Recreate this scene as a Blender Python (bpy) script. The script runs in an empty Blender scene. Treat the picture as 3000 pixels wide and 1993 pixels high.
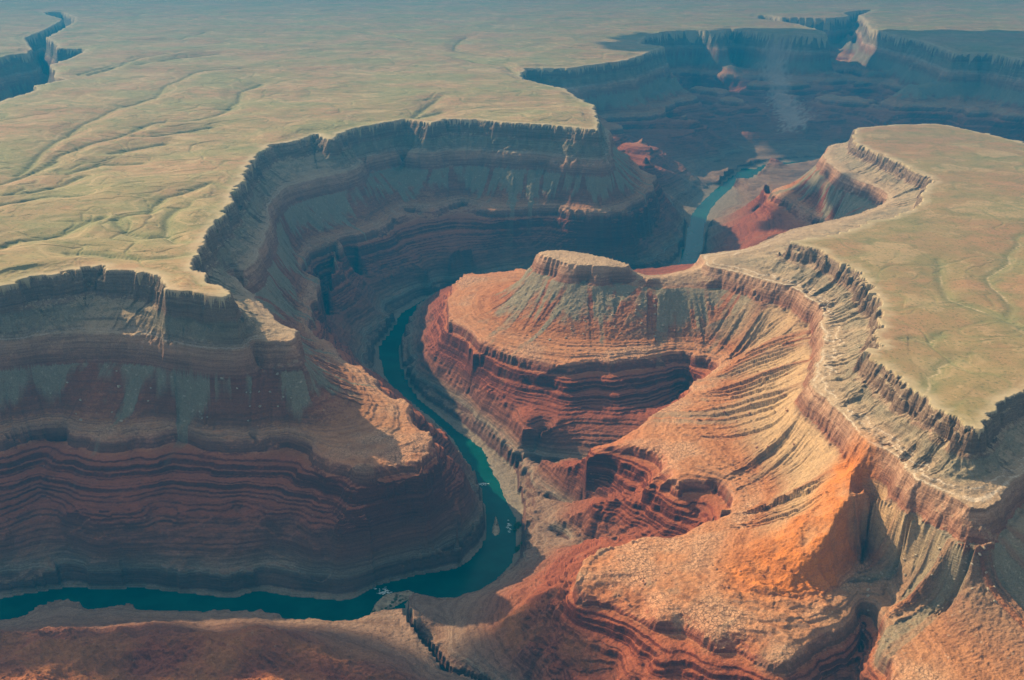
# Aerial view of a river canyon with an incised meander, built as real terrain.
import math, sys, os
import numpy as np

QUAL = 0.0010

# ------------------------------------------------------------------ camera
CAM_H, PITCH, FPX = 760.0, math.radians(21.0), 3076.0
CP, SP = math.cos(PITCH), math.sin(PITCH)

def bp(px, py, z):
    """survey point: sight line through (px, py) meets the level z -> plan position"""
    a = (px - 1500.0) / FPX; b = (996.5 - py) / FPX
    dz = -SP + b * CP
    t = (z - CAM_H) / dz
    return (a * t, (CP + b * SP) * t)

# ------------------------------------------------------------------ strata profile  w -> z
rs = np.random.RandomState(11)
Pw = [-9, 0.0, 0.03, 0.10, 0.13, 0.20, 0.27, 0.36, 0.40, 0.50, 0.53, 0.62, 0.66, 0.72, 0.75, 0.86, 0.885, 0.97, 1.0, 1.06, 1.5, 1.70]
Pz = [0, 0.0, -6, -26, -30, -58, -66, -80, -87, -98, -104, -112, -118, -124, -135, -158, -162, -184, -190, -200, -274, -303]
def ledges(w0, w1, z0, z1, n, frac, seed, tread=.8):
    r = np.random.RandomState(seed)
    h = r.uniform(0.35, 1.6, n); h[r.rand(n) > .68] *= 2.2
    g = r.uniform(0.3, 1.7, n)
    h = h / h.sum(); g = g / g.sum()
    out = []; w = w0; z = z0; W = w1 - w0; Z = z1 - z0
    for i in range(n):
        # tread, then riser
        w += g[i] * W * tread; z += g[i] * Z * (1 - frac)
        out.append((w, z))
        w += h[i] * W * (1 - tread); z += h[i] * Z * frac
        out.append((w, z))
    return out
def addl(l):
    for w, z in l:
        Pw.append(w); Pz.append(z)
addl(ledges(1.70, 1.985, -303, -329, 6, .66, 3, .85))
addl([(2.0, -331), (2.06, -357), (2.13, -362)])
addl(ledges(2.13, 3.0, -362, -450, 10, .72, 23, .86))
addl(ledges(3.0, 3.55, -450, -516, 6, .40, 5, .88))
addl(ledges(3.55, 3.97, -516, -553, 5, .30, 9))
addl([(4.0, -556), (4.12, -568), (4.5, -591), (4.8, -597), (5.0, -600.0), (5.25, -608), (9, -620)])
Pw = np.array(Pw); Pz = np.array(Pz)
def P(w): return np.interp(w, Pw, Pz)
ZW = -600.0
RZ = -90.0     # level of the eastern plateau: the beds dip gently that way
def zoff(w): return np.interp(w, [0, 1, 2, 3, 4], [RZ, -45, -45, -28, 0])

# ------------------------------------------------------------------ surveyed contours
RIM_A = [(-900,900),(-400,860),(0,838),(58,829),(71,818),(147,805),(219,789),(299,780),(308,791),(405,795),(438,806),(462,826),(482,846),(504,850),(553,854),(625,865),(678,872),
 (643,838),(594,803),(576,780),(571,745),(576,769),(580,729),(603,702),(647,639),(665,604),(701,550),(714,505),(741,474),(759,447),(786,425),(857,416),(929,391),(955,405),(978,409),(995,389),
 (1080,367),(1147,356),(1187,349),(1250,356),(1259,362),(1295,349),(1393,351),(1500,360),(1564,362),(1659,372),(1754,381),(1764,365),(1754,343),(1741,311),(1652,260),(1538,232),(1525,222),(1538,200),
 (1659,200),(1729,191),(1843,175),(1945,137),(1875,127),(1894,105),(1945,92),(2040,89),(2116,95),(2135,83),(2262,98),(2377,105),(2424,102),(2408,89),(2339,70),(2218,54),(2225,44),(2294,51),(2427,54),(2491,48)]
RIM_A_END = [(2470,38),(2520,30)]
RIM_B = [(2560,30),(2520,44),(2540,63),(2548,83),(2631,105),(2707,121),(2796,156),(2898,156),(3000,175),(3200,190),(3600,215)]
RIM_C = [(3900,520),(3400,470),(3000,419),(2853,381),(2739,363),(2618,365),(2510,375),(2497,400),(2516,423),(2580,451),(2643,480),(2688,502),(2732,515),(2739,527),(2713,546),(2694,604),(2643,626),(2542,654),(2453,686),(2383,699),
 (2323,705),(2313,712),(2334,715),(2395,733),(2420,753),(2471,773),(2517,807),(2543,845),(2563,870),(2558,896),(2563,932),(2563,967),(2561,1008),(2550,1044),(2584,1069),(2614,1095),(2665,1141),(2716,1187),(2767,1217),(2818,1240),(2864,1262),(2888,1243),
 (2920,1207),(2961,1171),(3000,1148),(3100,1080),(3300,990),(3700,900)]
RIM_D = [(-60,320),(0,294),(55,280),(104,263),(102,252),(186,233),(159,224),(163,208),(148,191),(233,159),(252,144),(169,140),(161,123),(138,110),(174,91),(220,64),(220,51),(186,36),(140,36),(110,30),(140,44),(182,55),(178,62),(127,89),(72,112),(93,144),(85,155),(34,161),(0,169),(-60,185)]

CONT = [
 # cliff foot (w=1)
 (1.0, [(-900,1080),(-400,1050),(0,1028),(27,1021),(62,1008),(125,997),(214,983),(286,979),(339,986),(385,996),(420,1018),(450,1040),(491,1052),(558,1044),(603,1057),(638,1068),(714,1079),(804,1086),(875,1088),(903,1080),(897,1060),(860,1020),(800,960),(740,905),(705,875),(679,852),(661,818),(679,790),(700,760),(722,735),(728,690),(768,621),(790,590),(812,568),(857,554),(902,532),(955,528),(991,528),(1036,514),(1058,512),(1161,492),(1174,483),(1232,479),(1304,487),(1393,487),(1482,496),(1627,500),(1710,515),(1754,511),(1783,500),(1795,470),(1792,430)]),
 # bench edge (w=2)
 (2.0, [(-900,1340),(-400,1310),(0,1285),(89,1258),(179,1252),(196,1265),(214,1276),(250,1278),(357,1282),(446,1267),(491,1258),(536,1267),(603,1294),(647,1294),(692,1276),(732,1276),(759,1294),(804,1280),(848,1283),(893,1303),(920,1329),(955,1361),(1000,1360),(1089,1384),(1156,1368),(1241,1360),(1268,1326),(1287,1318),(1270,1290),(1241,1265),(1222,1222),(1195,1192),(1147,1160),(1090,1110),(1040,1070),(985,1025),(930,990),(917,965),(915,925),(926,872),(937,818),(973,787),(982,746),(990,708),(1036,703),(1080,688),(1143,664),(1165,628),(1196,612),(1268,624),(1304,608),(1357,594),(1415,614),(1500,622),(1610,612),(1722,628),(1818,630),(1875,611),(1900,575),(1913,546),(1907,502),(1885,470),(1890,440)]),
 # ledge foot (w=3)
 (3.0, [(-900,1600),(-400,1570),(0,1540),(36,1507),(134,1455),(201,1505),(304,1515),(402,1507),(446,1490),(536,1507),(683,1507),(696,1485),(768,1507),(848,1522),(915,1555),(1000,1548),(1112,1545),(1188,1543),(1223,1561),(1277,1552),(1321,1543),(1348,1460),(1357,1422),(1344,1380),(1312,1303),(1250,1227),(1185,1165),(1120,1110),(1050,1050),(995,1000),(960,960),(955,900),(965,850),(990,810),(1036,790),(1085,800),(1125,787),(1161,775),(1196,760),(1286,764),(1348,733),(1415,739),(1500,727),(1590,745),(1670,748),(1790,735),(1870,690),(1932,640),(1950,590),(1945,540)]),
 # brink of the river cliff, left bank (w=4)
 (4.0, [(-900,1710),(-400,1700),(0,1688),(107,1681),(160,1668),(185,1685),(214,1672),(330,1672),(420,1664),(460,1664),(531,1686),(576,1672),(661,1690),(714,1672),(745,1680),(752,1700),(768,1690),(848,1708),(1000,1717),(1085,1690),(1214,1632),(1290,1614),(1348,1588),(1388,1552),(1412,1507),(1412,1463),(1390,1400),(1339,1320),(1318,1290),(1268,1231),(1205,1182),(1147,1138),(1094,1096),(1068,1056),(1075,1020),(1089,986),(1147,925),(1174,898),(1232,854),(1268,836),(1348,813),(1480,795),(1650,788),(1800,780),(1900,768),(1960,745),(1989,720),(2000,690),(2012,625),(2030,580),(2060,548),(2100,515)]),
 # left bank, water's edge
 (5.0, [(-900,1775),(-400,1765),(0,1757),(89,1739),(196,1722),(330,1726),(411,1722),(540,1739),(625,1748),(688,1753),(754,1731),(848,1748),(1000,1762),(1045,1753),(1103,1717),(1223,1686),(1335,1668),(1379,1641),(1411,1606),(1424,1574),(1428,1520),(1410,1430),(1384,1382),(1350,1320),(1325,1280),(1275,1230),(1212,1180),(1150,1133),(1131,1102),(1121,1062),(1112,1035),(1116,1013),(1147,972),(1160,950),(1178,920),(1219,894),(1245,878),(1350,845),(1480,830),(1650,822),(1800,812),(1920,802),(1985,785),(2002,740),(2015,686),(2027,635),(2050,604),(2085,570),(2130,530),(2180,493)]),
 # right bank, water's edge, upstream half (peninsula)
 (5.0, [(2215,500),(2165,535),(2115,570),(2091,593),(2074,615),(2059,667),(2053,731),(2042,785),(2000,815),(1930,822),(1810,832),(1660,840),(1490,846),(1360,862),(1262,890),(1230,908),(1200,937),(1187,968),(1180,990),(1166,1030),(1168,1066),(1182,1093),(1195,1129),(1226,1173),(1288,1222),(1332,1262),(1381,1294),(1408,1316),(1415,1322),(1424,1360),(1442,1400),(1460,1422),(1464,1449),(1487,1489),(1509,1525),(1507,1561),(1509,1614),(1495,1650),(1446,1710),(1393,1735),(1320,1757),(1270,1752),(1235,1740),(1205,1742),(1185,1762),(1160,1775),(1110,1790),(1060,1806),(1000,1825),(893,1835),(786,1830),(732,1822),(688,1815),(603,1812),(460,1806),(384,1795),(313,1800),(254,1805),(223,1795),(170,1795),(120,1805),(67,1830),(0,1840),(-400,1850),(-900,1870)]),
 # brink of the right bank cliff: peninsula
 (4.0, [(2260,505),(2200,535),(2140,570),(2110,600),(2088,640),(2070,690),(2066,740),(2052,772),(2010,795),(1930,806),(1810,818),(1660,826),(1490,832),(1360,848),(1268,867),(1223,894),(1194,941),(1184,968),(1180,1004),(1183,1057),(1214,1102),(1250,1133),(1312,1173),(1357,1200),(1424,1249),(1491,1312),(1507,1338),(1530,1335),(1545,1322),(1600,1315)]),
 # right bank cliff foot where a flat strip separates it from the water
 (4.75, [(1330,1243),(1379,1276),(1430,1318),(1470,1352),(1500,1370),(1510,1420),(1526,1480),(1526,1530),(1520,1590),(1505,1640)]),
 (4.0, [(1590,1340),(1545,1345),(1522,1352),(1520,1390),(1537,1430),(1547,1470),(1549,1498),(1540,1540),(1546,1580),(1580,1578)]),
 (4.0, [(1585,1592),(1551,1592),(1545,1601),(1527,1632),(1446,1686),(1393,1722),(1312,1745),(1250,1738),(1214,1744),(1195,1757),(1225,1850),(1287,1893),(1325,1943),(1368,1950),(1432,1985),(1520,2050)]),
 (4.0, [(1480,2065),(1398,1993),(1350,1964),(1298,1959),(1280,1930),(1236,1880),(1193,1830),(1177,1788),(1143,1784),(1085,1796),(1045,1812),(1000,1812),(893,1813),(786,1806),(732,1797),(688,1791),(603,1784),(460,1782),(442,1773),(397,1780),(384,1764),(313,1771),(254,1780),(223,1766),(170,1764),(120,1775),(67,1797),(0,1806),(-400,1815),(-900,1830)]),
 # peninsula ledge foot
 (3.0, [(2300,585),(2240,600),(2180,640),(2140,690),(2110,740),(2060,768),(1950,785),(1810,797),(1660,806),(1490,812),(1360,830),(1297,850),(1268,890),(1252,930),(1241,970),(1244,1000),(1284,1049),(1355,1099),(1429,1142),(1482,1172),(1513,1216),(1540,1240),(1612,1246),(1643,1216),(1714,1204),(1781,1222),(1871,1209),(1938,1195),(2010,1150)]),
 # bench: back of the eastern plateau, behind the neck, round the peninsula, amphitheatre, spurs, south bench
 (2.0, [(2560,330),(2440,380),(2340,450),(2307,496),(2237,546),(2262,572),(2300,591),(2358,629),(2421,661),(2390,680),(2300,683),(2262,690),(2203,728),(2173,797),(2039,864),(1900,850),(1780,820),(1668,797),(1560,790),(1450,792),(1402,797),(1357,809),(1330,829),(1306,856),(1317,896),(1321,950),(1371,977),(1388,1008),(1446,1021),(1536,1053),(1580,1068),(1670,1067),(1759,1057),(1893,1053),(2002,1037),(2048,1044),(2105,1060),(2098,1080),(2056,1106),(1982,1173),(1900,1209),(1848,1254),(1777,1276),(1732,1284),(1716,1300),(1780,1298),(1848,1302),(1920,1320),(1946,1342),(1940,1365),(1905,1384),(1897,1396),(1915,1400),(2000,1409),(2091,1412),(2142,1463),(2137,1498),(2040,1524),(2000,1549),(1940,1574),(1826,1600),(1759,1620),(1725,1650),(1700,1690),(1683,1732),(1723,1739),(1777,1744),(1848,1780),(1920,1811),(1946,1815),(2000,1803),(2101,1878),(2152,1868),(2253,1928),(2314,1938),(2349,1908),(2420,1863),(2506,1817),(2526,1797),(2561,1807),(2582,1847),(2607,1923),(2622,1993),(2640,2250)]),
 # south ledge foot
 (3.0, [(1695,1588),(1630,1660),(1570,1740),(1545,1810),(1560,1880),(1600,1960),(1680,2060),(1790,2150),(1920,2230),(2100,2300),(2300,2330),(2430,2280)]),
 # foreground west
 (3.0, [(-900,1940),(-400,1915),(0,1895),(120,1880),(300,1905),(500,1890),(700,1925),(860,1905),(1000,1935),(1120,1993),(1250,2120)]),
 (2.45, [(-900,2180),(0,2150),(300,2090),(500,2150),(800,2090),(1000,2200)]),
 # eastern cliff foot: from behind the alcove, over the neck back, butte, neck front, eastern wall
 (1.0, [(2640,350),(2480,385),(2400,470),(2396,502),(2415,527),(2466,559),(2529,580),(2585,612),(2560,640),(2470,672),(2400,690),(2330,702),(2270,722),(2215,752),(2160,770),(2100,777),(2040,787),(1980,797),(1900,808),(1850,800),(1760,782),(1680,775),(1600,772),(1548,780),(1560,799),(1594,806),(1661,816),(1714,829),(1759,829),(1844,830),(1885,842),(1930,843),(2002,847),(2104,845),(2216,878),(2308,906),(2339,937),(2364,947),(2374,983),(2372,1034),(2369,1085),(2349,1126),(2329,1197),(2349,1212),(2410,1258),(2436,1299),(2455,1306),(2486,1367),(2491,1448),(2530,1438),(2572,1448),(2632,1483),(2673,1524),(2693,1519),(2749,1549),(2809,1595),(2860,1620),(2911,1605),(2951,1554),(2990,1490),(3050,1440),(3150,1370),(3400,1280),(3800,1200)]),
]
CONT.append((2.0, [(1890,440),(1910,425),(1907,417),(1870,395),(1850,380),(1880,372),(1960,362),(2030,352),(2027,345),(1960,325),(1980,318),(2060,316),(2131,313),(2125,305),(2080,290),(2120,275),(2200,262),(2262,256),(2330,258),(2400,265),(2470,290),(2540,315),(2625,352),(2640,368)]))
FARC = len(CONT) - 1
# lines whose level varies along them: crests of ridges and valley floors (px, py, w)
VAR = [
 [(1850,790,.90),(1880,810,.90),(1900,818,.88),(1940,812,.90),(1977,804,.88),(2033,791,.80),(2089,776,.68),(2155,772,.55),(2206,756,.42),(2257,740,.27),(2300,718,.04)],
 [(1911,1392,2.02),(1850,1420,2.3),(1737,1463,2.7),(1640,1490,3.35),(1560,1500,3.95)],
 [(1732,1284,2.02),(1670,1310,2.35),(1600,1328,3.1),(1540,1340,3.9)],
 [(1940,1574,2.02),(1826,1592,2.3),(1740,1578,2.65),(1640,1588,3.35),(1575,1586,3.95)],
 ['W',(335,2095,2.1),(250,2160,2.7),(170,2255,3.05),(95,2330,3.75)],
 ['W',(455,1935,2.1),(345,1950,2.7),(245,2010,3.25),(160,2095,3.75),(95,2175,4.0)],
 ['W',(440,2570,2.9),(400,2550,3.2),(300,2520,3.6),(180,2520,3.95),(90,2530,4.4),(20,2545,4.8)],
 [(2491,1448,1.0),(2455,1500,1.1),(2420,1570,1.22),(2350,1640,1.42),(2290,1720,1.64),(2263,1771,1.82)],
 [(2520,1460,1.25),(2545,1540,1.5),(2525,1650,1.72),(2515,1750,1.92),(2526,1797,2.02)],
 [(2860,1625,1.05),(2800,1700,1.35),(2760,1800,1.7)],
 [(2690,1525,1.02),(2650,1580,1.3),(2610,1660,1.6),(2590,1750,1.85)],
 [(2526,1800,2.05),(2530,1850,2.15),(2520,1920,2.35),(2490,1993,2.55),(2460,2100,2.8)],
 [(905,1079,1.0),(960,1130,1.35),(1060,1200,1.7),(1170,1270,1.93)],
 [(678,872,.02),(700,890,.25),(768,941,.6),(830,985,.8),(882,1018,.9)],
]
BUTTE = [(1576,734),(1600,731),(1670,733),(1759,751),(1839,773),(1842,780),(1759,779),(1670,772),(1594,751)]   # cap top, z = -128
FAR_RIVER = [(1400,6250),(1620,6650),(1950,6800),(2450,6550),(3100,6250),(3900,6150),(5200,5900),(8000,5700)]

# ------------------------------------------------------------------ noise
_perm = np.random.RandomState(5).permutation(512).astype(np.int32)
_ang = np.random.RandomState(6).rand(512).astype(np.float32) * 2 * np.pi
_gx, _gy = np.cos(_ang), np.sin(_ang)
def perlin(x, y, seed=0):
    x = np.asarray(x, np.float32); y = np.asarray(y, np.float32)
    xf = np.floor(x); yf = np.floor(y)
    xi = xf.astype(np.int32) + seed * 37; yi = yf.astype(np.int32) + seed * 101
    fx = x - xf; fy = y - yf
    u = fx * fx * fx * (fx * (fx * 6 - 15) + 10); v = fy * fy * fy * (fy * (fy * 6 - 15) + 10)
    a = _perm[xi & 511]; b = _perm[(xi + 1) & 511]
    def g(h, dx, dy):
        return _gx[h] * dx + _gy[h] * dy
    h00 = _perm[(a + yi) & 511]; h01 = _perm[(a + yi + 1) & 511]
    h10 = _perm[(b + yi) & 511]; h11 = _perm[(b + yi + 1) & 511]
    n0 = g(h00, fx, fy); n0 += u * (g(h10, fx - 1, fy) - n0)
    n1 = g(h01, fx, fy - 1); n1 += u * (g(h11, fx - 1, fy - 1) - n1)
    return (n0 + v * (n1 - n0)) * 1.5
def fbm(x, y, lam, octs, seed=0, gain=.5):
    s = 0; a = 1
    for o in range(octs):
        s = s + a * perlin(x / lam + .37 * o, y / lam - .21 * o, seed + o); lam = lam / 2.03; a *= gain
    return s
def ridged(x, y, lam, octs, seed=0, gain=.5):
    s = 0; a = 1
    for o in range(octs):
        s = s + a * (1 - 2.2 * np.abs(perlin(x / lam + .37 * o, y / lam - .21 * o, seed + o))); lam = lam / 2.03; a *= gain
    return s
def sstep(x, a, b):
    t = np.clip((x - a) / (b - a), 0, 1); return t * t * (3 - 2 * t)

# ------------------------------------------------------------------ terrain solve on a distance-scaled grid
Y0, SMAX, HS = 1150.0, 0.76, 0.004
NI = int(2 * SMAX / HS) + 1; NJ = int(math.log(46000 / Y0) / HS) + 1
S1 = np.linspace(-SMAX, SMAX, NI); T1 = np.arange(NJ) * HS
GY = (Y0 * np.exp(T1))[:, None] * np.ones((1, NI)); GX = GY * S1[None, :]

def sample(pts, step=.3):
    """dense samples of a plan polyline (x, y[, v]) with a step in grid cells"""
    out = []
    for p, q in zip(pts[:-1], pts[1:]):
        p = np.array(p, float); q = np.array(q, float)
        d = math.hypot((p[0] / p[1] - q[0] / q[1]) / HS, math.log(p[1] / q[1]) / HS)
        n = max(1, int(d / step))
        t = np.linspace(0, 1, n, endpoint=False)[:, None]
        out.append(p + (q - p) * t)
    out.append(np.array([pts[-1]], float))
    return np.concatenate(out)
def cell(xy):
    y = np.maximum(xy[:, 1], 1.0)
    i = np.round((xy[:, 0] / y + SMAX) / HS).astype(int); j = np.round(np.log(y / Y0) / HS).astype(int)
    ok = (i >= 0) & (i < NI) & (j >= 0) & (j < NJ)
    return i, j, ok
def plan(pxs, z): return [bp(px, py, z) for px, py in pxs]
def inside(poly, X, Y):
    m = np.zeros(X.shape, bool)
    n = len(poly)
    for k in range(n):
        x1, y1 = poly[k]; x2, y2 = poly[(k + 1) % n]
        if y1 == y2: continue
        c = ((y1 > Y) != (y2 > Y)) & (X < (x2 - x1) * (Y - y1) / (y2 - y1) + x1)
        m ^= c
    return m
def nearest(seeds):
    """jump flooding: for each grid cell the nearest seed point"""
    NX = np.full((NJ, NI), 1e9); NY = np.full((NJ, NI), 1e9); D = np.full((NJ, NI), 1e18)
    i, j, ok = cell(seeds)
    NX[j[ok], i[ok]] = seeds[ok, 0]; NY[j[ok], i[ok]] = seeds[ok, 1]
    D = (NX - GX) ** 2 + (NY - GY) ** 2
    st = 512
    while st >= 1:
        for dj in (-st, 0, st):
            for di in (-st, 0, st):
                if di == 0 and dj == 0: continue
                a0, a1 = max(0, dj), min(NJ, NJ + dj); b0, b1 = max(0, di), min(NI, NI + di)
                if a1 <= a0 or b1 <= b0: continue
                sx = NX[a0 - dj:a1 - dj, b0 - di:b1 - di]; sy = NY[a0 - dj:a1 - dj, b0 - di:b1 - di]
                d = (sx - GX[a0:a1, b0:b1]) ** 2 + (sy - GY[a0:a1, b0:b1]) ** 2
                m = d < D[a0:a1, b0:b1]
                D[a0:a1, b0:b1][m] = d[m]; NX[a0:a1, b0:b1][m] = sx[m]; NY[a0:a1, b0:b1][m] = sy[m]
        st //= 2
    return NX, NY, np.sqrt(D)

rimA = plan(RIM_A, 0) + plan(RIM_A_END + RIM_B, 0)
rimC = plan(RIM_C, RZ)
rimD = plan(RIM_D, 0)
F = np.full((NJ, NI), np.nan)
def put(xy, v):
    i, j, ok = cell(xy); F[j[ok], i[ok]] = (v[ok] if hasattr(v, '__len__') else v)
rim_s = np.concatenate([sample(rimA), sample(rimC), sample(rimD)])
polyA = rimA + [(60000, 7600), (60000, 90000), (-60000, 90000), (-60000, rimA[0][1])]
polyC = rimC
PLA = inside(polyA, GX, GY) & ~inside(rimD, GX, GY)
PLC = inside(polyC, GX, GY)
PLAT = PLA | PLC
foot_s, bench_s = [], []
for ci, (w, px) in enumerate(CONT):
    if w == 5.0: continue
    s = sample(plan(px, P(w) + (zoff(w) if FARC > ci >= 5 else 0)))
    s = s[(s[:, 1] < 5150) | (ci == FARC)]
    put(s, w)
    if w == 1.0: foot_s.append(s)
    if w == 2.0: bench_s.append(s)
water_polys = []
for w, px in CONT:
    if w == 5.0:
        s = sample(plan(px, ZW)); put(s, 5.0)
for vk, v in enumerate(VAR):
    eo = 1 if vk < len(VAR) - 2 else 0
    put3 = sample(v[1:] if v[0] == 'W' else [bp(px, py, P(w) + eo * zoff(w)) + (w,) for px, py, w in v])
    i, j, ok = cell(put3); F[j[ok], i[ok]] = put3[ok, 2]
SLOT_L = plan([(1177,1788),(1193,1830),(1236,1880),(1280,1930),(1298,1959),(1350,1964),(1398,1993),(1480,2065)], -556)
SLOT_R = plan([(1198,1772),(1218,1822),(1268,1874),(1314,1928),(1332,1946),(1368,1950),(1432,1985),(1520,2050)], -556)
put(sample([bp(1186, 1776, ZW)] + [((a[0] + b[0]) / 2, (a[1] + b[1]) / 2) for a, b in zip(SLOT_L, SLOT_R)]), 4.97)
L5 = [plan(px, ZW) for w, px in CONT if w == 5.0]
RIVER = L5[0] + L5[1]
RIN = inside(RIVER, GX, GY)
F[RIN] = 5.0
bpoly = plan(BUTTE, P(.72) + zoff(.72))
BIN = inside(bpoly, GX, GY)
F[BIN] = .72
put(sample(bpoly + bpoly[:1]), .72)
rnx, rny, rd = nearest(rim_s)
EAST = inside(L5[1] + [(-20000, L5[1][-1][1]), (-20000, 100), (60000, 100), (60000, 5600)], GX, GY).astype(float)
# far country: the walls step down with distance from the rim
nz = fbm(GX, GY, 1000, 3, 50)
dd = rd + nz * np.clip(rd - 60, 0, 420) * .85
gen = np.interp(dd, [0, 75, 340, 470, 760, 1300], [0, 1, 2, 3, 3.6, 3.85])
far = (GY > 5200) & ~PLAT
canD = inside([(x - 1, y) for x, y in rimD], GX, GY)
frx, fry, frd = nearest(sample(FAR_RIVER + []))
fm = far & ((rd < 240) & (frd > 260) | canD | (GX > 2750) & (frd > 260) | (GY > 8900))
F[fm & np.isnan(F)] = gen[fm & np.isnan(F)]
F[far & (frd < 34)] = 5.0
rr = far & (frd >= 75) & (frd < 260) & ~canD & (rd > 500)
F[rr & np.isnan(F)] = 3.8
put(sample(FAR_RIVER), 5.0)
F[(rd < 42) & (F > .9) & (GY < 5200)] = np.nan
F[PLAT] = 0.0
put(rim_s, 0.0)

def solve(F):
    """Laplace fill between the surveyed lines, coarse to fine"""
    lev = [F]
    while min(lev[-1].shape) > 24:
        f = lev[-1]; h, w = (f.shape[0] + 1) // 2, (f.shape[1] + 1) // 2
        g = np.full((h * 2, w * 2), np.nan); g[:f.shape[0], :f.shape[1]] = f
        g = g.reshape(h, 2, w, 2); k = ~np.isnan(g)
        c = k.sum((1, 3)); s = np.where(k, g, 0).sum((1, 3))
        lev.append(np.where(c > 0, s / np.maximum(c, 1), np.nan))
    u = np.nan_to_num(lev[-1], nan=2.0)
    for l, f in enumerate(reversed(lev)):
        if l: u = np.repeat(np.repeat(u, 2, 0), 2, 1)[:f.shape[0], :f.shape[1]]
        fx = ~np.isnan(f); fv = np.nan_to_num(f)
        u = np.where(fx, fv, u).astype(np.float32)
        for it in range(260 if f.shape[0] > 400 else 400):
            p = np.pad(u, 1, mode='edge')
            u = np.where(fx, fv, .25 * (p[:-2, 1:-1] + p[2:, 1:-1] + p[1:-1, :-2] + p[1:-1, 2:])).astype(np.float32)
    return u
W0 = solve(F)
fz = sstep(GY, 5000, 5900) * sstep(W0, .95, 1.3) * (1 - sstep(W0, 4.3, 4.8))
W0 = W0 + fz * np.clip(.55 * ridged(GX, GY, 620, 3, 51) - .15, -.8, .5)
fl = ridged(rnx, rny, 430, 2, 52)
for _ in range(3):
    p = np.pad(fl, 1, mode='edge'); fl = (p[:-2, 1:-1] + p[2:, 1:-1] + p[1:-1, :-2] + p[1:-1, 2:] + fl) / 5
W0 = W0 + sstep(GY, 5000, 5900) * sstep(W0, .15, .9) * (1 - sstep(W0, 3.2, 4.2)) * .42 * fl
W0 = np.where(PLAT, -np.minimum(rd / 60.0, 4.0), W0)
bnx, bny, bd = nearest(np.concatenate([s for w, s in [(5, sample(l)) for l in L5]]))
W0 = np.where(RIN, 5 + np.minimum(bd / 60.0, 2.0), W0)
gy_, gx_ = np.gradient(W0)
GR = np.hypot(gx_, gy_) / (HS * GY)
for _ in range(3):
    p = np.pad(GR, 1, mode='edge'); GR = (p[:-2, 1:-1] + p[2:, 1:-1] + p[1:-1, :-2] + p[1:-1, 2:] + GR) / 5
GR = np.clip(GR, 1 / 450., 1 / 38.)
fnx, fny, fd = nearest(np.concatenate(foot_s))
hnx, hny, hd = nearest(np.concatenate(bench_s))
#--NUMERIC-END-A
# bays and noses of the ledges: constant down the fall line, softened where fall lines meet
HN = 48 * fbm(hnx, hny, 170, 2, 9) + 12 * ridged(hnx, hny, 80, 2, 10)
hq = sstep(hd, 70, 200)
HN = HN * (1 - hq) + hq * (26 * fbm(GX, GY, 190, 2, 19))
for _ in range(4):
    p = np.pad(HN, 1, mode='edge'); HN = (p[:-2, 1:-1] + p[2:, 1:-1] + p[1:-1, :-2] + p[1:-1, 2:] + HN) / 5
WASH = [[(40,500),(72,483),(106,457),(165,415),(208,385),(275,351),(322,326),(368,305),(457,284),(479,254),(529,233),(559,212),(593,207),(700,204)],
 [(100,490),(169,453),(275,423),(322,407),(373,394),(415,375),(474,360),(546,356),(593,347),(656,326),(695,301),(703,275),(728,254),(762,241)],
 [(394,400),(440,402),(529,385),(620,372)], [(200,496),(212,491),(296,470),(411,468)], [(320,447),(400,430),(480,418)],
 [(-60,620),(0,600),(68,583),(152,566),(234,571)], [(-60,545),(0,525),(85,495),(159,464)],
 [(560,708),(515,702),(488,681),(488,644),(520,610)], [(488,681),(430,688),(380,680),(345,655),(339,647),(366,634),(437,627),(454,597),(488,576),(542,563),(620,536),(700,560)],
 [(-40,730),(51,702),(169,685),(250,650),(300,640)], [(190,735),(300,738),(420,752),(540,750),(575,742)],
 [(-60,560),(0,566),(80,556),(180,530),(240,505)],
 [(230,215),(330,195),(400,170),(470,160),(590,152)], [(260,215),(380,190),(520,170),(640,158)],
 [(1190,300),(1260,290),(1290,285),(1200,345),(1290,322)], [(1500,170),(1330,145),(1340,120),(1370,110)], [(1525,222),(1480,190),(1400,182),(1330,165)],
 [(1060,95),(1150,110),(1250,130)], [(1750,150),(1600,130),(1500,135)], [(60,30),(200,20),(330,32)], [(390,120),(520,118),(600,95)], [(330,60),(420,40),(520,30)],
 [(3100,640),(3000,684),(2974,694),(2990,714),(2954,740),(2959,770),(2893,811),(2903,837),(2939,867),(2967,903),(2951,939),(3000,959),(3100,990)],
 [(2800,1050),(2750,1071),(2755,1087),(2719,1102),(2724,1133),(2704,1168),(2680,1160)], [(2640,990),(2680,985),(2720,1000),(2760,975)], [(2751,760),(2760,840),(2780,880),(2860,905),(2951,939)]]
wash_s = np.concatenate([sample(plan(l, RZ if l[0][0] > 2600 else 0), .2) for l in WASH])
wnx, wny, wd = nearest(wash_s)
OCHRE = [(2480,1460),(2440,1530),(2400,1540),(2330,1570),(2250,1580),(2200,1600),(2170,1640),(2190,1690),(2240,1740),(2300,1750),(2380,1700),(2420,1640)]
onx, ony, od = nearest(sample(plan(OCHRE + OCHRE[:1], -305), .2))
oin = inside(plan(OCHRE, -305), GX, GY)

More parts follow.
